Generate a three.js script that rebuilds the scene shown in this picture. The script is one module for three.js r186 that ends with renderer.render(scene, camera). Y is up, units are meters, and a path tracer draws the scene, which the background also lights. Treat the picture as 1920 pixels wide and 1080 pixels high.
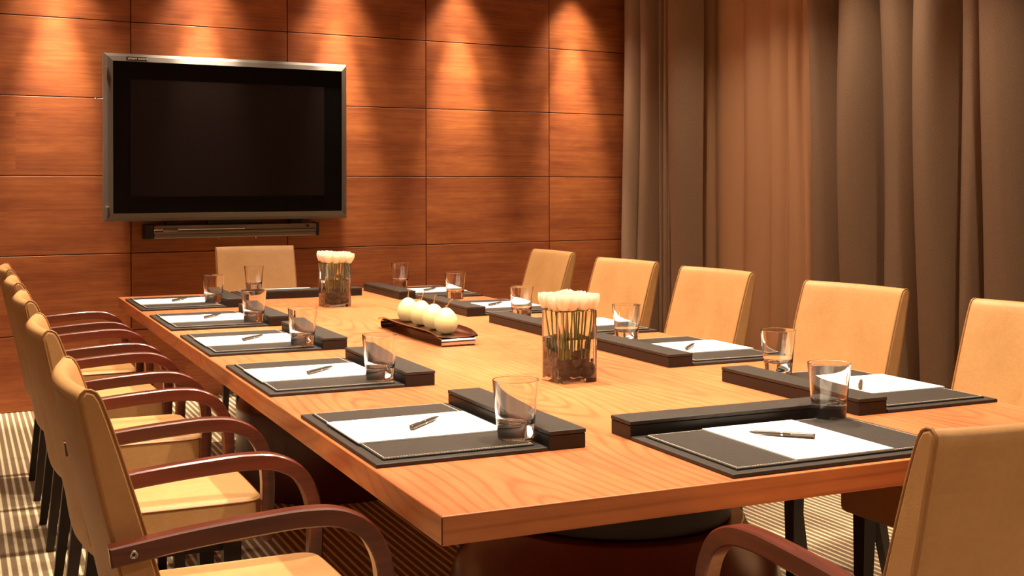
import * as THREE from 'three';
import { RoundedBoxGeometry } from 'three/addons/geometries/RoundedBoxGeometry.js';
import { mergeGeometries, mergeVertices, toCreasedNormals } from 'three/addons/utils/BufferGeometryUtils.js';
import { FontLoader } from 'three/addons/loaders/FontLoader.js';
import { TextGeometry } from 'three/addons/geometries/TextGeometry.js';
import { Brush, Evaluator, SUBTRACTION } from 'three-bvh-csg';

// ------------------------------------------------------------------ camera, exposure
const scene = new THREE.Scene();
scene.background = new THREE.Color(0x000000);
const camera = new THREE.PerspectiveCamera(2 * Math.atan(540 / 2284.15) * 180 / Math.PI, 1920 / 1080, 0.05, 60);
camera.position.set(-0.6831, 1.2615, 1.7631);
camera.rotation.order = 'YXZ';
camera.rotation.set(0, -0.4276, -0.00199);
camera.setViewOffset(1920, 1080, 0, 540 - 349.64, 1920, 1080);   // shifted lens: level camera, horizon above the middle
camera.updateProjectionMatrix();
scene.add(camera);
const renderer = new THREE.WebGLRenderer({ antialias: true });
renderer.toneMapping = THREE.LinearToneMapping;
renderer.toneMappingExposure = 1.5;
renderer.shadowMap.enabled = true;

// the light of the room's lamps
const WARM = new THREE.Color().setRGB(1.0, 0.83, 0.62);
const CEIL = 2.87;
const TABLE_LAMP = 10.5, CURTAIN_LAMP = 4.0, SIDE_LAMP = 2.8, END_LAMP = 8.5, WALL_CORE = 30, WALL_MID = 6.5, WALL_SPILL = 1.0;

// ------------------------------------------------------------------ room frame (turned five degrees against the table)
const W_ = 0.089;
const O = new THREE.Vector3(0, 0, -5.64);
const TD = new THREE.Vector3(Math.cos(W_), 0, -Math.sin(W_));
const ND = new THREE.Vector3(Math.sin(W_), 0, Math.cos(W_));
const room = (t, y, n) => O.clone().addScaledVector(TD, t).addScaledVector(ND, n).setY(y);

// ------------------------------------------------------------------ helpers
function rng(seed) { let a = seed >>> 0; return () => { a = (a + 0x6D2B79F5) | 0; let t = Math.imul(a ^ (a >>> 15), 1 | a); t = (t + Math.imul(t ^ (t >>> 7), 61 | t)) ^ t; return ((t ^ (t >>> 14)) >>> 0) / 4294967296; }; }
const HN = 256, hashTab = new Float32Array(HN * HN); { const r = rng(7); for (let i = 0; i < HN * HN; i++) hashTab[i] = r(); }
function vnoise(x, y) {
  const xi = Math.floor(x), yi = Math.floor(y), fx = x - xi, fy = y - yi;
  const sx = fx * fx * (3 - 2 * fx), sy = fy * fy * (3 - 2 * fy);
  const h = (a, b) => hashTab[((b % HN + HN) % HN) * HN + ((a % HN + HN) % HN)];
  const a = h(xi, yi), b = h(xi + 1, yi), c = h(xi, yi + 1), d = h(xi + 1, yi + 1);
  return a + (b - a) * sx + (c - a) * sy + (a - b - c + d) * sx * sy;
}
const fbm = (x, y, o = 4) => { let s = 0, a = .5, f = 1; for (let i = 0; i < o; i++) { s += a * vnoise(x * f + i * 17.3, y * f + i * 9.1); a *= .5; f *= 2; } return s / (1 - Math.pow(.5, o)); };
function tex(w, h, fn, srgb = true) {
  const d = new Uint8Array(w * h * 4);
  for (let j = 0; j < h; j++) for (let i = 0; i < w; i++) { const c = fn(i / w, j / h, i, j); const k = (j * w + i) * 4; d[k] = Math.max(0, Math.min(255, c[0])); d[k + 1] = Math.max(0, Math.min(255, c[1])); d[k + 2] = Math.max(0, Math.min(255, c[2])); d[k + 3] = 255; }
  const t = new THREE.DataTexture(d, w, h, THREE.RGBAFormat);
  t.wrapS = t.wrapT = THREE.RepeatWrapping; t.magFilter = THREE.LinearFilter; t.minFilter = THREE.LinearMipmapLinearFilter; t.generateMipmaps = true;
  if (srgb) t.colorSpace = THREE.SRGBColorSpace; t.needsUpdate = true; return t;
}
const names = new Map();
function numbered(n) { const k = names.get(n) || 0; names.set(n, k + 1); return k ? n + '_' + String(k).padStart(3, '0') : n; }
function shade(o) { o.traverse(m => { if (m.isMesh) { m.castShadow = true; m.receiveShadow = true; } }); return o; }
function part(name, geo, mat, parent, label) { const m = new THREE.Mesh(geo, mat); m.name = name; m.castShadow = m.receiveShadow = true; if (label) m.userData.label = label; parent.add(m); return m; }
function thing(name, label, category, group, kind) { const g = new THREE.Group(); g.name = numbered(name); scene.add(g); g.userData = { label, category }; if (group) g.userData.group = group; if (kind) g.userData.kind = kind; return g; }
function solo(name, geo, mat, label, category, group, kind) { const m = new THREE.Mesh(geo, mat); m.name = numbered(name); m.castShadow = m.receiveShadow = true; scene.add(m); m.userData = { label, category }; if (group) m.userData.group = group; if (kind) m.userData.kind = kind; return m; }
// uv in metres from the dominant axis of each face; swap turns the grain
function uvBox(geo, { ou = 0, ov = 0, swap = false, su = 1, sv = 1 } = {}) {
  const g = geo.index ? geo.toNonIndexed() : geo; const p = g.attributes.position, n = g.attributes.normal, uv = new Float32Array(p.count * 2);
  for (let i = 0; i < p.count; i++) {
    const ax = Math.abs(n.getX(i)), ay = Math.abs(n.getY(i)), az = Math.abs(n.getZ(i)); let u, v;
    if (ay >= ax && ay >= az) { u = p.getX(i); v = p.getZ(i); } else if (ax >= az) { u = p.getZ(i); v = p.getY(i); } else { u = p.getX(i); v = p.getY(i); }
    if (swap) [u, v] = [v, u];
    uv[2 * i] = u * su + ou; uv[2 * i + 1] = v * sv + ov;
  }
  g.setAttribute('uv', new THREE.BufferAttribute(uv, 2)); return g;
}
const box = (w, h, d, x = 0, y = 0, z = 0, r = 0) => { const g = r ? new RoundedBoxGeometry(w, h, d, 2, r) : new THREE.BoxGeometry(w, h, d); g.translate(x, y, z); return g; };
const strip = g => { const q = g.index ? g.toNonIndexed() : g; for (const k of Object.keys(q.attributes)) if (!['position', 'normal', 'uv'].includes(k)) q.deleteAttribute(k); if (!q.attributes.uv) q.setAttribute('uv', new THREE.BufferAttribute(new Float32Array(q.attributes.position.count * 2), 2)); return q; };
const merge = list => mergeGeometries(list.map(strip));
const cylX = (r, len, seg = 16) => new THREE.CylinderGeometry(r, r, len, seg).rotateZ(Math.PI / 2);
const cylZ = (r, len, seg = 16) => new THREE.CylinderGeometry(r, r, len, seg).rotateX(Math.PI / 2);
const tube = (pts, r, seg = 24, rad = 8, closed = false) => new THREE.TubeGeometry(new THREE.CatmullRomCurve3(pts.map(p => new THREE.Vector3(...p)), closed, 'centripetal'), seg, r, rad, closed);
function roundRect(w, d, r, x = 0, y = 0) { const s = new THREE.Shape(), a = x - w / 2, b = y - d / 2; s.moveTo(a + r, b); s.lineTo(a + w - r, b); s.absarc(a + w - r, b + r, r, -Math.PI / 2, 0); s.lineTo(a + w, b + d - r); s.absarc(a + w - r, b + d - r, r, 0, Math.PI / 2); s.lineTo(a + r, b + d); s.absarc(a + r, b + d - r, r, Math.PI / 2, Math.PI); s.lineTo(a, b + r); s.absarc(a + r, b + r, r, Math.PI, 1.5 * Math.PI); return s; }
// extrude a plan shape (x, z) upward from y0 to y1
function plan(shape, y0, y1, bevel = 0, seg = 8) { const g = new THREE.ExtrudeGeometry(shape, { depth: y1 - y0 - 2 * bevel, bevelEnabled: bevel > 0, bevelThickness: bevel, bevelSize: bevel, bevelOffset: -bevel, bevelSegments: 3, curveSegments: seg }); g.rotateX(-Math.PI / 2); g.translate(0, y0 + bevel, 0); return g; }

// ------------------------------------------------------------------ materials
const lerp = (a, b, t) => a + (b - a) * t, mixc = (a, b, t) => [lerp(a[0], b[0], t), lerp(a[1], b[1], t), lerp(a[2], b[2], t)];
// red-brown veneer, grain along u; 2 m x 1 m tile
const wallTex = tex(1024, 1024, (u, v) => {
  const f = fbm(u * 7, v * 110, 4), g = fbm(u * 40 + 40, v * 420, 3), b = fbm(u * 3 + 9, v * 9, 3), m = fbm(u * 24 + 3, v * 30, 2);
  let k = .5 + (f - .5) * .55 + (g - .5) * .35 + (b - .5) * .6 + (m - .5) * .25;
  return mixc([118, 55, 25], [184, 107, 53], Math.max(0, Math.min(1, k)));
});
// cherry veneer of the table: grain along v, whole table in one sheet, two leaves
const tableTex = tex(1024, 2048, (u, v) => {
  const uu = u * 1.56, vv = v * 4.16;
  const leaf = Math.floor(uu / .39), s = (uu - leaf * .39) / .39 - .5;
  const arch = Math.sqrt(s * s * 9 + Math.pow((fbm(leaf * 5.1 + 3, vv * 1.1, 2) - .45) * 2.4, 2)) + .25 * fbm(uu * 5, vv * 1.3 + leaf * 7, 3);
  const rings = .5 + .5 * Math.sin(arch * 34 + 5 * fbm(uu * 8, vv * 2, 2));
  const fine = fbm(uu * 240, vv * 7, 2), cloud = fbm(uu * 3 + 5, vv * 1.4, 3), fleck = fbm(uu * 60, vv * 12 + 30, 3);
  let k = .66 + (cloud - .5) * .8 - Math.pow(rings, 5) * .34 + (fine - .5) * .25 + (fleck - .5) * .4;
  return mixc([150, 80, 42], [208, 130, 78], Math.max(0, Math.min(1, k)));
});
const carpetTex = tex(512, 512, (u, v, i, j) => {       // eight stripes of 3 cm each way across
  const s = (u * 8) % 1, n = fbm(u * 150, v * 150, 2), m = fbm(u * 16, v * 16 + 3, 3);
  const line = s > .30 && s < .62 ? 1 : (s > .24 && s < .68 ? .45 : 0);
  return mixc(mixc([132, 108, 80], [122, 98, 72], m), [226, 206, 170], line * (.8 + .3 * n)).map(c => c * (.82 + .34 * n));
});
const leatherBump = tex(512, 512, (u, v) => { const c = 255 * (.5 + (fbm(u * 90, v * 90, 3) - .5) * .8); return [c, c, c]; }, false);
const leatherTex = tex(512, 512, (u, v) => { const k = fbm(u * 5, v * 5, 4) * .7 + fbm(u * 60, v * 60, 2) * .3; return mixc([184, 133, 80], [209, 159, 103], k); });
const weaveTex = tex(256, 256, (u, v, i, j) => { const k = .75 + .18 * vnoise(i * .9, j * .12) + .16 * vnoise(i * .1 + 50, j * .8) - (j % 2) * .03; return [160 * k, 128 * k, 102 * k]; });
const blackTex = tex(256, 256, (u, v) => { const k = .8 + .5 * fbm(u * 70, v * 70, 3); return [44 * k, 36 * k, 29 * k]; });
const woodDarkTex = tex(512, 512, (u, v) => { const k = fbm(u * 4, v * 70, 4); return mixc([72, 27, 16], [118, 50, 30], k); });
leatherBump.repeat.set(4, 4); leatherTex.repeat.set(2, 2);

const M = {};
M.panel = new THREE.MeshPhysicalMaterial({ map: wallTex, roughness: .5, clearcoat: .15, clearcoatRoughness: .35 });
M.gap = new THREE.MeshStandardMaterial({ color: 0x3a1208, roughness: .9 });
M.ceiling = new THREE.MeshStandardMaterial({ color: 0xb4a898, roughness: .95 });
M.carpet = new THREE.MeshStandardMaterial({ map: carpetTex, roughness: 1 });
M.table = new THREE.MeshPhysicalMaterial({ map: tableTex, roughness: .42, clearcoat: .25, clearcoatRoughness: .28 });
M.tableLine = new THREE.MeshStandardMaterial({ color: 0x4a2010, roughness: .8 });
M.leather = new THREE.MeshPhysicalMaterial({ map: leatherTex, bumpMap: leatherBump, bumpScale: .00025, roughness: .5, clearcoat: .08, clearcoatRoughness: .45 });
M.piping = new THREE.MeshStandardMaterial({ color: 0xa87443, roughness: .5 });
M.armWood = new THREE.MeshPhysicalMaterial({ map: woodDarkTex, roughness: .32, clearcoat: .5, clearcoatRoughness: .2 });
M.legWood = new THREE.MeshPhysicalMaterial({ color: 0x21100c, roughness: .4 });
M.pedestal = new THREE.MeshPhysicalMaterial({ color: 0x5a1c10, roughness: .3, clearcoat: .4, clearcoatRoughness: .2 });
M.collar = new THREE.MeshPhysicalMaterial({ color: 0x220c08, roughness: .5 });
M.blackLeather = new THREE.MeshPhysicalMaterial({ map: blackTex, bumpMap: leatherBump, bumpScale: .0004, roughness: .52 });
M.boardEdge = new THREE.MeshStandardMaterial({ color: 0x140b09, roughness: .5 });
M.thread = new THREE.MeshStandardMaterial({ color: 0xd8cbb8, roughness: .8 });
M.paper = new THREE.MeshStandardMaterial({ color: 0xf6f2ea, roughness: .8 });
M.penBody = new THREE.MeshStandardMaterial({ color: 0x5a4f48, metalness: .6, roughness: .35 });
M.chrome = new THREE.MeshStandardMaterial({ color: 0xd8d2cc, metalness: 1, roughness: .18 });
M.glass = new THREE.MeshPhysicalMaterial({ color: 0xffffff, transmission: 1, thickness: .02, ior: 1.5, roughness: 0 });
M.water = new THREE.MeshPhysicalMaterial({ color: 0xffffff, transmission: 1, thickness: .05, ior: 1.33, roughness: 0 });
M.petal = new THREE.MeshPhysicalMaterial({ color: 0xfdf8e4, roughness: .7, side: THREE.DoubleSide, transmission: .15, thickness: 0 });
M.stem = new THREE.MeshStandardMaterial({ color: 0x8f9c46, roughness: .6 });
M.pebble = new THREE.MeshStandardMaterial({ color: 0x0c0807, roughness: .6 });
M.pear = new THREE.MeshPhysicalMaterial({ color: 0xfae6a8, roughness: .42, clearcoat: .3, clearcoatRoughness: .3 });
M.pearStem = new THREE.MeshStandardMaterial({ color: 0xa8733c, roughness: .6 });
M.lacquer = new THREE.MeshPhysicalMaterial({ color: 0x3d1d12, roughness: .2, clearcoat: .8, clearcoatRoughness: .12 });
M.steel = new THREE.MeshStandardMaterial({ color: 0xc9c2ba, metalness: 1, roughness: .22 });
M.bezel = new THREE.MeshStandardMaterial({ color: 0x756d66, metalness: .5, roughness: .38 });
M.tvGlass = new THREE.MeshPhysicalMaterial({ color: 0x050303, roughness: .35, specularIntensity: .35 });
M.screen = new THREE.MeshPhysicalMaterial({ color: 0x1a100e, roughness: .45, specularIntensity: .35 });
M.darkPlastic = new THREE.MeshStandardMaterial({ color: 0x1a1513, roughness: .45 });
M.trayMetal = new THREE.MeshStandardMaterial({ color: 0x847a70, metalness: .5, roughness: .35 });
M.drape = new THREE.MeshStandardMaterial({ map: weaveTex, roughness: .95, side: THREE.DoubleSide });
M.sheer = new THREE.MeshStandardMaterial({ color: 0xd8a57c, roughness: .95, side: THREE.DoubleSide, transparent: true, opacity: .8 });
M.lampGlow = new THREE.MeshStandardMaterial({ color: 0x111111, emissive: WARM.clone(), emissiveIntensity: 12 });
M.white = new THREE.MeshStandardMaterial({ color: 0xd8d2c8, roughness: .5 });
M.plainWall = new THREE.MeshStandardMaterial({ color: 0x6e3a20, roughness: .8 });

// ------------------------------------------------------------------ room shell
{
  const f = uvBox(box(9.4, .1, 11.6, 1.2, -.05, -.9), { su: 1 / .24, sv: 1 / .24 });
  solo('floor', f, M.carpet, 'beige and brown striped carpet floor', 'floor', null, 'structure');
  solo('ceiling', box(9.4, .1, 11.6, 1.2, CEIL + .05, -.9), M.ceiling, 'plain pale ceiling with recessed downlights', 'ceiling', null, 'structure');
  const T0 = -2.6, T1 = 4.1, N1 = 9.0;
  const wall = (name, label, t0, t1, n0, n1, mat) => { const g = uvBox(box(t1 - t0, CEIL, n1 - n0, (t0 + t1) / 2, CEIL / 2, (n0 + n1) / 2), { su: .5 }); const m = solo(name, g, mat, label, 'wall', null, 'structure'); m.position.copy(O); m.rotation.y = W_; return m; };
  wall('wall_left', 'plain brown wall opposite the curtains', T0 - .1, T0, -.1, N1, M.plainWall);
  wall('wall_front', 'plain brown wall facing the television', T0 - .1, T1 + .1, N1, N1 + .1, M.plainWall);
  wall('wall_right', 'red-brown veneered wall behind the curtains', T1, T1 + .1, -.1, N1, M.panel);
  // the panelled wall behind the television: every veneer panel a piece of its own
  const wb = thing('wall_back', 'red-brown wood panelled wall with fine joints behind the television', 'wall', null, 'structure');
  wb.position.copy(O); wb.rotation.y = W_;
  part('wall_core', box(T1 - T0 + .2, CEIL, .1, (T0 + T1) / 2, CEIL / 2, -.062), M.gap, wb);
  const cols = [T0, -1.667, -.71, .247, 1.203, 2.16, 3.117, T1], rows = [0, .424, .8755, 1.327, 1.7785, 2.23, 2.6815, CEIL];
  const r = rng(11);
  for (let j = 0; j < rows.length - 1; j++) for (let i = 0; i < cols.length - 1; i++) {
    const w = cols[i + 1] - cols[i] - .005, h = rows[j + 1] - rows[j] - .005;
    const g = uvBox(box(w, h, .012, 0, 0, 0, .0018), { su: .5, ou: r(), ov: r() });
    g.translate((cols[i] + cols[i + 1]) / 2, (rows[j] + rows[j + 1]) / 2, -.006);
    part('panel', g, M.panel, wb);
  }
}

// ------------------------------------------------------------------ lamps in the ceiling
function downlight(x, z, label, group, lights) {
  const g = thing('downlight', label, 'lamp', group); g.position.set(x, CEIL, z);
  part('trim_ring', new THREE.LatheGeometry([[.036, -.001], [.036, -.004], [.05, -.006], [.055, -.003], [.055, .0]].map(p => new THREE.Vector2(...p)), 28), M.white, g);
  part('lens', new THREE.CylinderGeometry(.035, .035, .003, 24).translate(0, -.0022, 0), M.lampGlow, g);
  for (const [I, ang, pen, rad, aim] of lights) {
    const s = new THREE.SpotLight(WARM, I, 0, ang, pen, 2); s.position.set(x, CEIL - .012, z); if (aim) s.target.position.copy(aim); else s.target.position.set(x, 0, z); s.castShadow = true; s.shadow.radius = rad; s.shadow.mapSize.set(1024, 1024); s.name = numbered('downlight_beam');
    scene.add(s); scene.add(s.target); s.target.name = numbered('beam_target');
  }
}
for (const t of [-1.05, -.17, .66, 1.53, 2.40, 3.30]) { const p = room(t, 0, .20), aim = room(t, CEIL - 2.0, 0); downlight(p.x, p.z, 'recessed ceiling downlight washing the television wall', 'downlights along the panelled wall', [[WALL_CORE, .26, 1, 1.4, aim], [WALL_MID, .52, 1, 1.4, aim], [WALL_SPILL, .66, .3, 1.4]]); }
for (const z of [-.35, -1.45, -2.55, -3.65]) for (const x of [.0, .772, 1.545]) downlight(x, z, 'recessed ceiling downlight above the conference table', 'downlights above the table', [[TABLE_LAMP, .80, .7, 1.6]]);
for (const n of [1.5, 2.7, 3.9, 5.1]) { const p = room(3.1, 0, n); downlight(p.x, p.z, 'recessed ceiling downlight beside the curtains', 'downlights beside the curtains', [[CURTAIN_LAMP, 1.0, .6, 1.6]]); }
for (const n of [1.6, 3.2, 4.8, 6.4]) { const p = room(-1.25, 0, n); downlight(p.x, p.z, 'recessed ceiling downlight on the side opposite the curtains', 'downlights opposite the curtains', [[SIDE_LAMP, .85, .6, 1.6]]); }
for (const x of [.0, 1.545]) downlight(x, 2.5, 'recessed ceiling downlight between table end and far wall', 'downlights beyond the table end', [[END_LAMP, 1.1, .6, 1.6]]);

// ------------------------------------------------------------------ conference table
const TT = .75, TW = 1.556, TL = 4.158, TH = .047;
{
  const t = thing('conference_table', 'long cherry wood conference table with thick square edge on drum pedestals', 'table');
  t.position.set(TW / 2, 0, -TL / 2);
  const half = (TL - .003) / 2, mid = -2.0587 + TL / 2;
  const leaf = (z0, z1) => {
    const g = box(TW, TH, z1 - z0, 0, TT - TH / 2, (z0 + z1) / 2, .0022); const q = g.toNonIndexed(), p = q.attributes.position, n = q.attributes.normal, uv = new Float32Array(p.count * 2);
    for (let i = 0; i < p.count; i++) {
      const x = p.getX(i), y = p.getY(i), z = p.getZ(i), ax = Math.abs(n.getX(i)), ay = Math.abs(n.getY(i)), az = Math.abs(n.getZ(i));
      if (ay >= ax && ay >= az) { uv[2 * i] = (x + TW / 2) / 1.56; uv[2 * i + 1] = (z + TL / 2) / 4.16; }
      else if (ax > az) { uv[2 * i] = (y - .2) / 1.56; uv[2 * i + 1] = (z + TL / 2) / 4.16; }
      else { uv[2 * i] = (y + .1) / 1.56; uv[2 * i + 1] = (x + TW / 2) / 4.16; }
    }
    q.setAttribute('uv', new THREE.BufferAttribute(uv, 2)); return q;
  };
  part('table_leaf', leaf(-TL / 2, mid - .001), M.table, t);
  part('table_leaf', leaf(mid + .001, TL / 2), M.table, t);
  for (const x of [-TW / 2, TW / 2]) part('corner_joint', box(.0016, TH - .004, .0016, x, TT - TH / 2, TL / 2), M.tableLine, t);
  for (const z of [-.84 + TL / 2, -TL / 2 + .84]) {
    const p = new THREE.Group(); p.name = 'pedestal'; p.position.set(0, 0, z); t.add(p);
    part('drum', new THREE.LatheGeometry([[0, 0], [.40, 0], [.402, .005], [.40, .33], [.385, .37], [.35, .41], [.318, .45], [.312, .468], [.306, .472], [.26, .473]].map(a => new THREE.Vector2(...a)), 64), M.pedestal, p);
    part('collar', new THREE.LatheGeometry([[.26, .473], [.278, .474], [.28, .48], [.28, .69], [.27, TT - TH], [0, TT - TH]].map(a => new THREE.Vector2(...a)), 64), M.collar, p);
  }
}

// ------------------------------------------------------------------ armchairs
function chairGeometry() {
  const G = {};
  // backrest: closed side profile carried across the width, bowed backwards in the middle
  const prof = [[-.118, .40], [-.150, .405], [-.178, .52], [-.205, .645], [-.231, .753], [-.251, .85], [-.263, .908], [-.266, .922], [-.262, .931], [-.253, .936], [-.243, .933], [-.234, .922], [-.224, .897], [-.202, .83], [-.177, .747], [-.152, .66], [-.125, .56], [-.104, .47], [-.098, .41]];
  const curve = new THREE.CatmullRomCurve3(prof.map(p => new THREE.Vector3(p[0], p[1], 0)), true, 'centripetal');
  const N = 72, loop = curve.getSpacedPoints(N).slice(0, N);
  const cx = loop.map((p, i) => { const a = loop[(i + N - 1) % N], b = loop[(i + 1) % N]; const t = new THREE.Vector2(b.x - a.x, b.y - a.y).normalize(); return [t.y, -t.x]; });
  const HW = .216, st = []; for (let i = 0; i <= 20; i++) st.push(-1 + i / 10);
  const zs = [[-HW, .006], [-HW + .0025, .002], ...st.map(v => [v * (HW - .007), 0]), [HW - .0025, .002], [HW, .006]];
  // sign of the inward normal
  let area = 0; for (let i = 0; i < N; i++) { const a = loop[i], b = loop[(i + 1) % N]; area += a.x * b.y - b.x * a.y; }
  const sgn = area > 0 ? -1 : 1;
  const pos = [], uv = [], idx = [];
  const bow = z => -.026 * (1 - (z / HW) * (z / HW));
  for (const [z, ins] of zs) for (let i = 0; i <= N; i++) { const k = i % N; pos.push(loop[k].x + sgn * cx[k][0] * ins + bow(z), loop[k].y + sgn * cx[k][1] * ins, z); uv.push(i / N * 1.2, z * 1.0 + .5); }
  const R = N + 1; for (let j = 0; j < zs.length - 1; j++) for (let i = 0; i < N; i++) { const a = j * R + i, b = a + 1, c = a + R, d = c + 1; idx.push(a, b, c, b, d, c); }
  for (const end of [0, zs.length - 1]) { // side faces: strips between rear and front line
    const base = pos.length / 3; for (let i = 0; i < N; i++) { const k = (end * R + i) * 3; pos.push(pos[k], pos[k + 1], pos[k + 2]); uv.push(pos[k] * 1, pos[k + 1]); }
    const tri = THREE.ShapeUtils.triangulateShape(loop.map((p, i) => new THREE.Vector2(pos[(base + i) * 3], pos[(base + i) * 3 + 1])), []);
    for (const t of tri) end ? idx.push(base + t[0], base + t[1], base + t[2]) : idx.push(base + t[2], base + t[1], base + t[0]);
  }
  let g = new THREE.BufferGeometry(); g.setAttribute('position', new THREE.Float32BufferAttribute(pos, 3)); g.setAttribute('uv', new THREE.Float32BufferAttribute(uv, 2)); g.setIndex(idx); g.computeVertexNormals(); G.back = g;
  const open = loop.filter(p => p.y > .43); // piping round the side faces
  const i0 = loop.findIndex((p, i) => p.y > .43 && loop[(i + N - 1) % N].y <= .43), seq = []; for (let i = 0; i < N; i++) { const p = loop[(i0 + i) % N]; if (p.y > .43) seq.push(p); }
  G.backPiping = [-1, 1].map(s => tube(seq.map(p => [p.x, p.y, s * (HW - .0035)]), .0026, 110, 6));
  // seat cushion
  const sh = new THREE.Shape(); const x0 = -.135, x1 = .235, hz = .21, r = .045;
  sh.moveTo(x0, -hz); sh.lineTo(x1 - r, -hz); sh.quadraticCurveTo(x1, -hz, x1 + .004, -hz + r); sh.quadraticCurveTo(x1 + .012, 0, x1 + .004, hz - r); sh.quadraticCurveTo(x1, hz, x1 - r, hz); sh.lineTo(x0, hz); sh.closePath();
  G.seat = plan(sh, .40, .505, .012, 10);
  const s2 = new THREE.Shape(), fx = .262, fz = .238; s2.moveTo(x0, -hz); s2.lineTo(fx - r, -fz); s2.quadraticCurveTo(fx, -fz, fx + .004, -fz + r); s2.quadraticCurveTo(fx + .012, 0, fx + .004, fz - r); s2.quadraticCurveTo(fx, fz, fx - r, fz); s2.lineTo(x0, hz); s2.closePath();
  G.seat2 = plan(s2, .385, .505, .012, 10); G.seatPiping2 = tube(s2.getSpacedPoints(60).slice(0, 60).map(p => [p.x * .997, .4965, -p.y * .997]), .0026, 160, 6, true);
  const ring = sh.getSpacedPoints(60).map(p => [p.x, .4965, -p.y]).slice(0, 60);
  G.seatPiping = tube(ring.map(([x, y, z]) => [x - (x > 0 ? .001 : -.001), y, z * .997]), .0026, 160, 6, true);
  // bent arm with its post
  const path = new THREE.CatmullRomCurve3([[-.222, .669], [-.10, .684], [.02, .6935], [.10, .6965], [.158, .690], [.205, .664], [.233, .615], [.241, .56], [.241, .50], [.238, .425]].map(p => new THREE.Vector3(p[0], p[1], 0)), false, 'centripetal');
  const PN = 60, a = [], b = []; for (let i = 0; i <= PN; i++) { const p = path.getPointAt(i / PN), t = path.getTangentAt(i / PN), h = lerp(.0165, .0145, Math.max(0, i / PN - .5) * 2); a.push([p.x - t.y * h, p.y + t.x * h]); b.push([p.x + t.y * h, p.y - t.x * h]); }
  const as = new THREE.Shape(); as.moveTo(...a[0]); for (const p of a.slice(1)) as.lineTo(...p); as.quadraticCurveTo(a[PN][0] - .001, a[PN][1] - .02, (a[PN][0] + b[PN][0]) / 2, a[PN][1] - .02); as.quadraticCurveTo(b[PN][0], b[PN][1] - .02, ...b[PN]); for (const p of b.slice().reverse().slice(1)) as.lineTo(...p); as.closePath();
  const ag = new THREE.ExtrudeGeometry(as, { depth: .026, bevelEnabled: true, bevelThickness: .003, bevelSize: .003, bevelOffset: -.003, bevelSegments: 1, curveSegments: 6 }); ag.translate(0, 0, -.013);
  G.arm = uvBox(toCreasedNormals(ag, .3), { su: 1.5, sv: 1.5 });
  G.bolt = merge([cylZ(.0062, .003, 18), new THREE.TorusGeometry(.0055, .0014, 8, 18).translate(0, 0, .0012)]);
  G.boltHole = cylZ(.003, .0036, 12);
  const leg = (xt, yt, zt, xb, zb, wt, wb) => { const g = new THREE.BoxGeometry(1, 1, 1, 1, 1, 1), p = g.attributes.position; for (let i = 0; i < p.count; i++) { const top = p.getY(i) > 0, w = top ? wt : wb; p.setXYZ(i, (top ? xt : xb) + p.getX(i) * w, top ? yt : 0, (top ? zt : zb) + p.getZ(i) * w); } const q = g.toNonIndexed(); q.computeVertexNormals(); return q; };
  G.legs = []; for (const s of [-1, 1]) { G.legs.push(leg(.165, .405, s * .172, .172, s * .176, .044, .027)); G.legs.push(leg(-.105, .41, s * .178, -.152, s * .186, .042, .026)); }
  G.legs2 = []; for (const s of [-1, 1]) { G.legs2.push(leg(.205, .40, s * .186, .212, s * .19, .044, .027)); G.legs2.push(leg(-.115, .41, s * .178, -.205, s * .19, .042, .026)); }
  G.rail = box(.30, .035, .34, .03, .392, 0);
  return G;
}
const CG = chairGeometry();
function makeChair(label, group, arms = true) {
  const c = thing(arms ? 'armchair' : 'side_chair', label, 'chair', group);
  const bk = part('backrest', CG.back, M.leather, c); for (const g of CG.backPiping) part('piping', g, M.piping, bk);
  const st = part('seat', arms ? CG.seat : CG.seat2, M.leather, c); part('piping', arms ? CG.seatPiping : CG.seatPiping2, M.piping, st);
  part('seat_rail', CG.rail, M.legWood, c);
  if (arms) for (const s of [-1, 1]) { const a = part('armrest', CG.arm, M.armWood, c, 'glossy dark brown bentwood armrest'); a.position.z = s * .2325; const b = part('bolt', CG.bolt, M.chrome, a); b.position.set(-.186, .6725, s * .0165); if (s < 0) b.rotation.y = Math.PI; const h = part('bolt_socket', CG.boltHole, M.darkPlastic, a); h.position.copy(b.position); }
  for (const g of arms ? CG.legs : CG.legs2) part('leg', g, M.legWood, c, 'tapered blackish wooden leg');
  return c;
}
const ord = ['first', 'second', 'third', 'fourth', 'last'];
const LZ = [-3.683, -2.936, -2.206, -1.408, -.515], RZ = [[-3.77, 1.82, 1], [-2.925, 1.78, 7], [-2.24, 1.785, 5], [-1.40, 1.765, 7], [-.66, 1.76, 4]];
LZ.forEach((z, i) => { const c = makeChair(`tan leather armchair with dark arms, ${ord[i]} from television, on table side opposite curtains`, 'armchairs opposite the curtains'); c.position.set(-.24, 0, z); });
RZ.forEach(([z, x, a], i) => { const c = makeChair(`armless tan leather chair, ${ord[i]} from television, on table side next to curtains`, 'armless chairs next to the curtains', false); c.position.set(x, 0, z); c.rotation.y = Math.PI + a * Math.PI / 180; });
{ const c = makeChair('tan leather armchair at table head below the television'); c.position.set(.81, 0, -4.68); c.rotation.y = -Math.PI / 2; }
{ const c = makeChair('tan leather armchair at table end facing the television'); c.position.set(.712, 0, .25); c.rotation.y = Math.PI / 2 + .02; }

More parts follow.
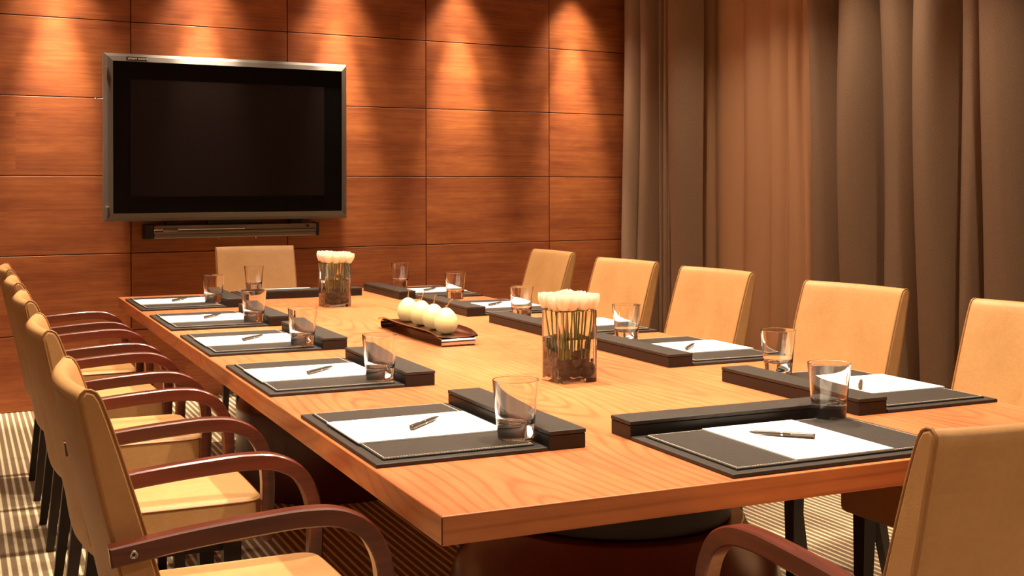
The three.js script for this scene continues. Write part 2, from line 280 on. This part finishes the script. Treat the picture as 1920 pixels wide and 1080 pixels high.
// ------------------------------------------------------------------ place settings: pad, box, notepad, pen, tumbler
// local frame of a setting: +x towards the table's middle, width along z; origin at the middle of the outer pad edge
function tumblerGeometry() {
  const H = .118, pts = [[0, .0], [.030, 0], [.0345, .0006], [.0358, .003], [.0365, .012], [.0462, H - .001], [.0458, H], [.0450, H], [.0444, H - .001], [.0372, .045], [.0355, .036], [.031, .0325]];
  for (let i = 1; i <= 7; i++) { const k = i / 7; pts.push([.031 * (1 - k), .0325 + .004 * k]); }
  const g = new THREE.LatheGeometry(pts.map(p => new THREE.Vector2(Math.max(p[0], 0), p[1])), 48); const p = g.attributes.position;
  for (let i = 0; i < p.count; i++) { const x = p.getX(i), y = p.getY(i), z = p.getZ(i), r = Math.hypot(x, z); if (y > .031 && y < .04 && r < .0312) { const a = Math.atan2(z, x); p.setY(i, y + .0016 * Math.cos(a * 8) * Math.sin(r * 420) * Math.min(1, r / .01)); } }
  g.computeVertexNormals(); return g;
}
const TUMBLER = tumblerGeometry();
function penGeometry() { // lies along x, tip at -x, radius 5 mm
  const lat = (pts) => new THREE.LatheGeometry(pts.map(p => new THREE.Vector2(...p)), 14).rotateZ(-Math.PI / 2);
  return { body: lat([[.0016, -.062], [.0034, -.052], [.0046, -.03], [.005, 0], [.005, .062], [.0042, .066], [0, .066]]), ring: lat([[.0051, .0], [.0054, .001], [.0054, .003], [.0051, .004]]), tip: lat([[0, -.070], [.0007, -.069], [.0018, -.061]]), clip: box(.045, .0012, .0028, .042, .0064, 0, .0005) };
}
const PG = penGeometry();
const PADT = .012;
function setting(where, pos, turn, o) {
  const D = o.depth || .43, Wd = o.width || .535, BW = .081;
  const place = (x, y, z) => new THREE.Vector3(x, y, z).applyAxisAngle(new THREE.Vector3(0, 1, 0), turn).add(pos);
  const pd = D - BW - .001;
  const pad = thing('desk_pad', `black stitched leather desk pad ${where}`, 'desk pad', 'desk pads on the table'); pad.position.copy(pos); pad.rotation.y = turn;
  part('board', uvBox(box(pd, PADT - .004, Wd, pd / 2, (PADT - .004) / 2, 0, .002), { su: 2, sv: 2 }), M.blackLeather, pad);
  const m = .022, iw = pd - 2 * m + .004, il = Wd - 2 * m; const pan = part('writing_panel', uvBox(box(iw, .005, il, m + iw / 2 - .002, PADT - .0025, 0, .0015), { su: 2, sv: 2 }), M.blackLeather, pad);
  const sx0 = m + .002, sx1 = m + iw - .006, sz = il / 2 - .004, st = []; // stitches of pale thread, one short bar each
  const put = (x, z, alongX) => st.push(box(alongX ? .0042 : .0016, .0012, alongX ? .0016 : .0042, x, PADT + .0003, z));
  for (let x = sx0 + .003; x < sx1; x += .0058) { put(x, -sz, true); put(x, sz, true); } for (let z = -sz + .003; z < sz; z += .0058) { put(sx0, z, false); put(sx1, z, false); }
  part('stitching', merge(st), M.thread, pan, 'pale thread stitching').userData.kind = 'stuff';
  const bx = thing('stationery_box', `long low black leather box ${where}`, 'box', 'black boxes at the desk pads'); bx.position.copy(place(D - BW / 2, 0, 0)); bx.rotation.y = turn;
  part('box_body', uvBox(box(BW - .002, .029, Wd - .002, 0, .0145, 0, .0015), { su: 2, sv: 2 }), M.boardEdge, bx);
  part('lid', uvBox(box(BW, .0085, Wd, 0, .0338, 0, .002), { su: 2, sv: 2 }), M.blackLeather, bx);
  if (o.paper !== false) { const np = solo('notepad', box(.31, .0028, .225, 0, .0014, 0), M.paper, `white notepad on desk pad ${where}`, 'notepad', 'white notepads on the desk pads'); np.position.copy(place(o.px ?? .172, PADT + .0004, o.pz ?? 0)); np.rotation.y = turn + (o.pr || 0); }
}
function pen(where, a, b, clipUp) {  // a = tip end, b = clip end, both on the notepad
  const g = thing('pen', `slim grey metal ballpoint pen on notepad ${where}`, 'pen', 'pens on the notepads'); const d = new THREE.Vector3().subVectors(b, a); g.position.copy(a).add(b).multiplyScalar(.5); g.position.y = TT + PADT + .0034 + .0054; g.rotation.y = -Math.atan2(d.z, d.x);
  part('barrel', PG.body, M.penBody, g); part('ring', PG.ring, M.chrome, g); part('tip', PG.tip, M.chrome, g); part('clip', PG.clip, M.chrome, g).rotation.x = clipUp || 0;
}
function tumbler(where, x, z) { const m = solo('tumbler', TUMBLER, M.glass, `clear glass tumbler with thick base on desk pad ${where}`, 'glass', 'tumblers on the desk pads'); m.position.set(x, TT + PADT + .0006, z); m.rotation.y = x * 9 + z * 5; }
const V = (x, z) => new THREE.Vector3(x, TT, z);
const opp = i => `${ord[i]} from television, side opposite curtains`, nxt = i => `${ord[i]} from television, side next to curtains`;
const LP = [-3.70, -2.938, -2.217, -1.443, -.616], RP = [-3.736, -2.93, -2.18, -1.44, -.646];
LP.forEach((z, i) => setting(opp(i), V(.008, z), 0, { pz: [0, 0, .005, 0, -.007][i] }));
RP.forEach((z, i) => setting(nxt(i), V(1.552, z), Math.PI, { depth: .414, px: .17, pz: 0 }));
setting('at table end facing the television', V(.8165, -.012), Math.PI / 2, { depth: .438, px: .178, pz: 0 });
setting('at table head below the television', V(.785, -4.146), -Math.PI / 2, { depth: .40 });
[[.327, -3.575], [.315, -2.73], [.306, -2.0], [.31, -1.24], [.32, -.423]].forEach(([x, z], i) => tumbler(opp(i), x, z));
[[1.33, -4.0], [1.328, -3.259], [1.27, -2.436], [1.279, -1.655], [1.297, -.883]].forEach(([x, z], i) => tumbler(nxt(i), x, z));
tumbler('at table end facing the television', 1.027, -.343); tumbler('at table head below the television', .62, -4.10);
[[.165, -3.648, .248, -3.753], [.163, -2.895, .251, -3.002], [.156, -2.165, .24, -2.259], [.159, -1.386, .254, -1.478], [.156, -.577, .253, -.671]].forEach((p, i) => pen(opp(i), V(p[2], p[3]), V(p[0], p[1]), 1.1));
[[1.335, -3.669, 1.426, -3.759, 0], [1.328, -2.879, 1.422, -2.96, 1], [1.317, -1.363, 1.415, -1.466, 3], [1.309, -.575, 1.405, -.683, 4]].forEach(p => pen(nxt(p[4]), V(p[2], p[3]), V(p[0], p[1]), 1.1));
pen('at table end facing the television', V(.752, -.259), V(.85, -.164), 1.2);

// ------------------------------------------------------------------ vases with roses and pebbles
const VA = .116, VH = .186, VR = .02, VWALL = .0045;
const ev = new Evaluator(); ev.attributes = ['position', 'normal'];
function vaseGeometry() {
  const A = new Brush(plan(roundRect(VA, VA, VR), 0, VH, .0015, 10)), B = new Brush(plan(roundRect(VA - 2 * VWALL, VA - 2 * VWALL, VR - VWALL + .001), .011, VH + .05, 0, 10));
  A.geometry.deleteAttribute('uv'); B.geometry.deleteAttribute('uv'); A.updateMatrixWorld(); B.updateMatrixWorld();
  return toCreasedNormals(ev.evaluate(A, B, SUBTRACTION).geometry, .5);
}
const VASE = vaseGeometry(), WATER = toCreasedNormals(plan(roundRect(VA - 2 * VWALL - .001, VA - 2 * VWALL - .001, VR - VWALL + .0005), .0115, .112, 0, 10), .5);
function bloomGeometry(seed) {
  const r = rng(seed), list = [];
  const petal = (ang, rad, h, open, wid, y0) => { // curved patch hugging the bud
    const nu = 7, nv = 6, pos = [], idx = [];
    for (let j = 0; j <= nv; j++) for (let i = 0; i <= nu; i++) {
      const u = i / nu * 2 - 1, v = j / nv, bulge = Math.sin(Math.PI * Math.min(1, v * .62 + .08)), R = rad * (.35 + .65 * bulge) + open * v * v * v, a = ang + u * wid * (1 - .25 * v * v);
      const y = y0 + h * v * (1 - .12 * u * u * v);
      pos.push(Math.cos(a) * R, y, Math.sin(a) * R);
    }
    for (let j = 0; j < nv; j++) for (let i = 0; i < nu; i++) { const a = j * (nu + 1) + i; idx.push(a, a + nu + 1, a + 1, a + 1, a + nu + 1, a + nu + 2); }
    const g = new THREE.BufferGeometry(); g.setAttribute('position', new THREE.Float32BufferAttribute(pos, 3)); g.setIndex(idx); g.computeVertexNormals(); list.push(g);
  };
  for (let k = 0; k < 3; k++) petal(k * 2.1 + r(), .007, .040 + r() * .003, -.002, 1.5, .004);
  for (let k = 0; k < 4; k++) petal(k * 1.57 + r(), .012, .041 + r() * .003, .000, 1.15, .002);
  for (let k = 0; k < 5; k++) petal(k * 1.257 + r() * .4, .0165, .042 + r() * .004, .003 * r(), .95, 0);
  const bud = new THREE.SphereGeometry(1, 10, 8).scale(.0065, .017, .0065).translate(0, .022, 0); list.push(bud);
  return merge(list);
}
const BLOOMS = [1, 2, 3, 4].map(bloomGeometry);
const CALYX = new THREE.LatheGeometry([[.0018, -.008], [.0035, -.005], [.0062, .001], [.009, .007]].map(p => new THREE.Vector2(...p)), 12);
function pebbleGeometry(seed) { const g = new THREE.SphereGeometry(1, 14, 10), p = g.attributes.position, r = rng(seed), a = r() * 9, b = r() * 9; for (let i = 0; i < p.count; i++) { const x = p.getX(i), y = p.getY(i), z = p.getZ(i), k = 1 + .09 * Math.sin(3 * x + a) * Math.cos(2.5 * z + b) + .06 * Math.sin(4 * y + a); p.setXYZ(i, x * k, y * k * .82, z * k); } g.computeVertexNormals(); return g; }
const PEBBLES = [5, 6, 7, 8].map(pebbleGeometry);
function vase(x, z, turn, where, seed) {
  const r = rng(seed);
  const v = thing('flower_vase', `square clear glass vase of white roses ${where}`, 'vase'); v.position.set(x, TT + .0002, z); v.rotation.y = turn;
  part('glass_body', VASE, M.glass, v); part('water', WATER, M.water, v);
  const put = (lx, ly, lz) => new THREE.Vector3(lx, ly, lz).applyAxisAngle(new THREE.Vector3(0, 1, 0), turn).add(new THREE.Vector3(x, TT, z));
  for (let l = 0; l < 3; l++) for (let i = 0; i < 3; i++) for (let j = 0; j < 3; j++) {
    if (l === 2 && (i + j + seed) % 2) continue;
    const s = .0138 + r() * .0018, m = solo('pebble', PEBBLES[(r() * 4) | 0], M.pebble, `smooth black pebble in the vase of roses ${where}`, 'pebble', `black pebbles in the vase ${where}`);
    const off = l % 2 ? .004 : 0; m.position.copy(put((i - 1) * .031 + (r() - .5) * .004 + off * (1 - i), .0248 + l * .0225 + r() * .002, (j - 1) * .031 + (r() - .5) * .004 + off * (1 - j)));
    m.scale.setScalar(s); m.rotation.set(r() * .6, r() * 6, r() * .6);
  }
  for (let i = 0; i < 4; i++) for (let j = 0; j < 4; j++) {
    const hx = (i - 1.5) *  .0292 + (r() - .5) * .004, hz = (j - 1.5) * .0292 + (r() - .5) * .004, hy = VH - .001 + r() * .010 - (Math.hypot(hx, hz) > .07 ? .004 : 0);
    const rose = thing('rose', `white rose bloom on a green stem in the vase ${where}`, 'flower', `white roses in the vase ${where}`);
    const base = put(hx, 0, hz); rose.position.set(base.x, base.y + hy, base.z); rose.rotation.y = turn;
    const b = part('bloom', BLOOMS[(r() * 4) | 0], M.petal, rose); b.rotation.set((r() - .5) * .16 + hz * 1.2, r() * 6, (r() - .5) * .16 - hx * 1.2); const sc = 1.05 + r() * .12; b.scale.set(sc * 1.16, sc * .86, sc * 1.16);
    part('calyx', CALYX, M.stem, rose);
    const tx = hx * .7 + (r() - .5) * .016, tz = hz * .7 + (r() - .5) * .016, lim = .045, cl = k => Math.max(-lim, Math.min(lim, k)); // stems squeeze through the mouth of the vase
    part('stem', tube([[0, 0, 0], [cl(hx) * .98 - hx, -.018, cl(hz) * .98 - hz], [(cl(hx) + tx) / 2 - hx, (.06 + VH) / 2 - hy, (cl(hz) + tz) / 2 - hz], [tx - hx, .06 - hy, tz - hz]], .0025, 14, 7), M.stem, rose);
  }
}
vase(.787, -1.10, .04, 'farther from the television', 31);
vase(.792, -3.31, .06, 'nearer the television', 47);

// ------------------------------------------------------------------ tray with four pears
{
  const t = thing('fruit_tray', 'dark lacquered tray with raised edges and rolled steel end', 'tray'); t.position.set(.778, TT, -2.165); 
  // long sheet: rises to lips along both long sides, rolls down into a steel foot at each end
  const L = .305, HWX = .068, nu = 40, nv = 14, th = .004, pts = [];
  const surf = (u, v) => { const z = u * L, lip = .022 * Math.pow(Math.abs(v), 3) * (1 - .75 * Math.pow(Math.abs(u), 6)), x = v * (HWX + .012 * (1 - u * u)); return [x, .024 + lip + .004 * u * u, z]; };
  const pos = [], idx = []; const R = nv + 1;
  for (let k = 0; k < 2; k++) for (let j = 0; j <= nu; j++) for (let i = 0; i <= nv; i++) { const p = surf(j / nu * 2 - 1, i / nv * 2 - 1); pos.push(p[0], p[1] - k * th, p[2]); }
  const S = (nu + 1) * R; for (let j = 0; j < nu; j++) for (let i = 0; i < nv; i++) { const a = j * R + i; idx.push(a, a + R, a + 1, a + 1, a + R, a + R + 1); const b = a + S; idx.push(b, b + 1, b + R, b + 1, b + R + 1, b + R); }
  for (let j = 0; j < nu; j++) for (const i of [0, nv]) { const a = j * R + i, b = a + R; i ? idx.push(a, b, a + S, b, b + S, a + S) : idx.push(a, a + S, b, b, a + S, b + S); }
  const g = new THREE.BufferGeometry(); g.setAttribute('position', new THREE.Float32BufferAttribute(pos, 3)); g.setIndex(idx); part('tray_sheet', toCreasedNormals(g.toNonIndexed(), .5), M.lacquer, t);
  for (const s of [1, -1]) { // rolled foot: sheet of steel bent down and back
    const sh = new THREE.Shape(), o = [[-.03, .028], [-.012, .0282], [-.003, .0265], [.003, .021], [.0045, .014], [.0025, .006], [-.002, .0015], [-.008, .0004], [-.013, .002]]; const inn = o.map(([a, b], i) => { const p = o[Math.max(0, i - 1)], q = o[Math.min(o.length - 1, i + 1)], l = Math.hypot(q[0] - p[0], q[1] - p[1]); return [a + (q[1] - p[1]) / l * .0025, b - (q[0] - p[0]) / l * .0025]; });
    sh.moveTo(...o[0]); for (const p of o.slice(1)) sh.lineTo(...p); for (const p of inn.reverse()) sh.lineTo(...p); sh.closePath();
    const e = new THREE.ExtrudeGeometry(sh, { depth: HWX * 2 - .02, bevelEnabled: false }); e.translate(0, 0, -(HWX - .01)); e.rotateY(-Math.PI / 2); if (s < 0) e.rotateY(Math.PI); e.translate(0, 0, s * L); part('rolled_foot', toCreasedNormals(e, .7), M.steel, t, 'polished steel rolled foot');
  }
  const pearProf = [[0, 0], [.012, .0008], [.026, .007], [.0355, .02], [.039, .036], [.0372, .052], [.031, .066], [.022, .077], [.013, .0845], [.006, .0875], [.003, .0868], [0, .0862]];
  const pg = new THREE.LatheGeometry(new THREE.SplineCurve(pearProf.map(p => new THREE.Vector2(...p))).getPoints(36).map(p => new THREE.Vector2(Math.max(0, p.x), p.y)), 32);
  const pears = [[.795, -2.385, .1, -.05], [.80, -2.262, -.12, .1], [.795, -2.125, .1, .02], [.785, -1.985, -.25, .1]], say = ['nearest the television', 'second from the television', 'third from the television', 'beside the tray\'s rolled steel foot'];
  pears.forEach(([x, z, lean, lz], i) => {
    const p = thing('pear', `shiny pale yellow pear on the tray, ${say[i]}`, 'pear', 'pears on the tray'); p.position.set(x, TT + .0245, z); p.rotation.y = i * 1.3;
    part('fruit', pg, M.pear, p);
    const b = p.rotation.y, [ex, ez, hh] = [[.004, 0, .033], [.016, -.01, .036], [.008, -.004, .034], [.02, .002, .03]][i], dx = ex * Math.cos(b) - ez * Math.sin(b), dz = ex * Math.sin(b) + ez * Math.cos(b);
    part('stem', tube([[0, .084, 0], [dx * .3, .084 + hh * .4, dz * .3], [dx * .6, .084 + hh * .75, dz * .6], [dx * 1.2, .084 + hh, dz * 1.2]], .0016, 10, 6), M.pearStem, p);
    part('stem_base', new THREE.CylinderGeometry(.0014, .0034, .012, 10).translate(0, .091, 0), M.pearStem, p);
  });
}

// ------------------------------------------------------------------ television and its pen tray on the panelled wall
{
  const tv = thing('television', 'large black television with silver-grey frame hanging on the panelled wall', 'television'); tv.position.copy(room(.8105, 1.548, .0)); tv.rotation.y = W_;
  const w = 1.482, h = .966, F = .15;
  part('housing', box(w - .03, h - .03, .06, 0, 0, F - .055, .01), M.darkPlastic, tv);
  // frame: four mitred bars with a sloping front
  const bar = (len, bw) => { const a = len / 2; const p = [[-a, 0, 0], [a, 0, 0], [-a, 0, .034], [a, 0, .034], [-a + .018, -.018, .060], [a - .018, -.018, .060], [-a + bw, -bw, .072], [a - bw, -bw, .072], [-a + bw, -bw, 0], [a - bw, -bw, 0]]; const q = []; const quad = (a1, b1, c1, d1) => q.push(...p[a1], ...p[b1], ...p[c1], ...p[b1], ...p[d1], ...p[c1]); quad(2, 3, 0, 1); quad(4, 5, 2, 3); quad(6, 7, 4, 5); quad(8, 9, 6, 7); quad(0, 1, 8, 9); q.push(...p[0], ...p[2], ...p[8], ...p[2], ...p[4], ...p[8], ...p[4], ...p[6], ...p[8]); q.push(...p[1], ...p[9], ...p[3], ...p[3], ...p[9], ...p[5], ...p[5], ...p[9], ...p[7]); 
    const g = new THREE.BufferGeometry(); g.setAttribute('position', new THREE.Float32BufferAttribute(q.map((v, i) => v), 3)); const ix = []; for (let i = 0; i < q.length / 3; i += 3) ix.push(i, i + 2, i + 1); g.setIndex(ix); const n = g.toNonIndexed(); n.computeVertexNormals(); return n; };
  const z0 = F - .072;
  const B = .046; part('frame_bar', bar(w, B).translate(0, h / 2, z0), M.bezel, tv); part('frame_bar', bar(w, B).rotateZ(Math.PI).translate(0, -h / 2, z0), M.bezel, tv);
  part('frame_bar', bar(h, B).rotateZ(Math.PI / 2).translate(-w / 2, 0, z0), M.bezel, tv); part('frame_bar', bar(h, B).rotateZ(-Math.PI / 2).translate(w / 2, 0, z0), M.bezel, tv);
  part('front_glass', box(w - 2 * B + .004, h - 2 * B + .004, .012, 0, 0, F - .014), M.tvGlass, tv);
  part('screen', box(1.176, .675, .003, -.008, -.003, F - .0072), M.screen, tv);
  for (const [x, y] of [[-w / 2 + .008, h / 2 - .085], [-w / 2 + .012, -h / 2 + .085], [w / 2 - .008, -h / 2 + .08]]) part('clip', box(.022, .007, .014, x, y, F - .006, .002), M.chrome, tv);
  part('corner_latch', merge([box(.004, .026, .004, -w / 2 + .015, -h / 2 + .055, F + .001).rotateZ(0)]), M.chrome, tv);
  part('side_lever', merge([cylX(.0045, .05).translate(-w / 2 - .02, .218, .1), new THREE.SphereGeometry(.008, 12, 8).translate(-w / 2 - .042, .217, .1)]), M.chrome, tv);
  for (const x of [-.3, .3]) part('wall_bracket', box(.06, .5, .07, x, 0, .036), M.darkPlastic, tv);
  const font = await new FontLoader().loadAsync('fonts/droid/droid_sans_bold.typeface.json');
  const tg = new TextGeometry('Smart Board', { font, size: .0135, depth: .0006, curveSegments: 3 }); tg.computeBoundingBox(); tg.rotateX(-.2); tg.translate(-w / 2 + .128, h / 2 - .0355, F - .0005); 
  part('lettering', tg, M.white, tv, 'small pale lettering');
  part('name_plate', box(.118, .02, .002, -w / 2 + .18, h / 2 - .03, F - .003).rotateX(0), M.darkPlastic, tv);

  const pt = thing('pen_tray', 'narrow grey metal pen tray below the television', 'tray'); pt.position.copy(room(.833, 1.0, 0)); pt.rotation.y = W_;
  part('tray_body', merge([box(1.0, .05, .07, .02, .012, .075, .006), box(1.0, .03, .085, .02, -.026, .068, .01)]), M.trayMetal, pt);
  part('end_cap', box(.05, .088, .085, -.505, 0, .065, .008), M.darkPlastic, pt); part('end_cap', box(.022, .084, .088, .527, 0, .067, .008), M.darkPlastic, pt);
  part('front_groove', box(.98, .005, .004, .02, .004, .111, .0015), M.darkPlastic, pt);
  part('edge_trim', cylX(.0045, .54).translate(-.21, .0125, .111), M.chrome, pt); part('marker', cylX(.011, .085).translate(-.385, .009, .113), M.trayMetal, pt);
  part('button', cylZ(.009, .006).translate(.46, .022, .111), M.darkPlastic, pt);
  for (const x of [-.09, .14]) part('screw', new THREE.SphereGeometry(.006, 10, 8).translate(x, -.043, .08), M.chrome, pt);
  for (const x of [-.36, .0, .40]) part('hanger', box(x === 0 ? .30 : .07, .05, .03, x, .062, .05), M.darkPlastic, pt);
  part('mounting_plate', box(.9, .03, .035, .02, .01, .0185), M.darkPlastic, pt);
}

// ------------------------------------------------------------------ curtains
function curtain(name, label, valleys, tBase, depth, mat, seed, group) {
  const r = rng(seed), NY = 26, top = CEIL - .002, pos = [], uv = [], idx = [], cols = [];
  for (let k = 0; k < valleys.length - 1; k++) { const S = 14; for (let i = 0; i < S + (k === valleys.length - 2 ? 1 : 0); i++) cols.push([k, i / S]); }
  const lean = valleys.map(() => (r() - .5) * .06), wob = valleys.map(() => r() * 6), D = valleys.map((v, k) => k < valleys.length - 1 ? Math.min(depth, (valleys[k + 1] - v) * .85) * (.8 + .4 * r()) : 0), flat = valleys.map(() => 2.2 + r() * 1.4);
  let arc = 0, prev = null; const arcs = cols.map(([k, s]) => { const n = lerp(valleys[k], valleys[k + 1], s), d = D[k] * (1 - Math.pow(Math.abs(2 * s - 1), flat[k])); if (prev) arc += Math.hypot(n - prev[0], d - prev[1]); prev = [n, d]; return arc; });
  for (let j = 0; j <= NY; j++) { const y = .006 + (top - .006) * j / NY, f = 1 - y / top;
    cols.forEach(([k, s], c) => {
      const e = k2 => valleys[k2] + lean[k2] * f + .008 * Math.sin(y * 2.1 + wob[k2]);
      const n = lerp(e(k), e(k + 1), s), d = D[k] * (1 + .15 * Math.sin(y * 1.7 + wob[k])) * (1 - Math.pow(Math.abs(2 * s - 1), flat[k]));
      const p = room(tBase - d, y, n); pos.push(p.x, p.y, p.z); uv.push(arcs[c] / .12, y / .12);
    }); }
  const R = cols.length; for (let j = 0; j < NY; j++) for (let i = 0; i < R - 1; i++) { const a = j * R + i; idx.push(a, a + 1, a + R, a + 1, a + R + 1, a + R); }
  const g = new THREE.BufferGeometry(); g.setAttribute('position', new THREE.Float32BufferAttribute(pos, 3)); g.setAttribute('uv', new THREE.Float32BufferAttribute(uv, 2)); g.setIndex(idx); g.computeVertexNormals();
  return solo(name, g, mat, label, 'curtain', group);
}
curtain('drape', 'narrow taupe drape between panelled wall and sheer curtain', [.045, .266, .406, .46, .51, .572, .86], 3.80, .13, M.drape, 3);
curtain('drape', 'wide taupe drape in heavy folds next to sheer curtain', [1.90, 2.111, 2.196, 2.459, 2.719, 2.993, 3.152, 3.402, 3.6, 3.82, 4.1, 4.3, 4.6, 4.85, 5.1, 5.4, 5.65, 5.9], 3.87, .22, M.drape, 9);
curtain('sheer_curtain', 'translucent peach sheer curtain hanging between two taupe drapes', [.52, .80, 1.104, 1.356, 1.54, 1.66, 1.778, 1.95], 3.95, .045, M.sheer, 5);

shade(scene);
renderer.render(scene, camera);
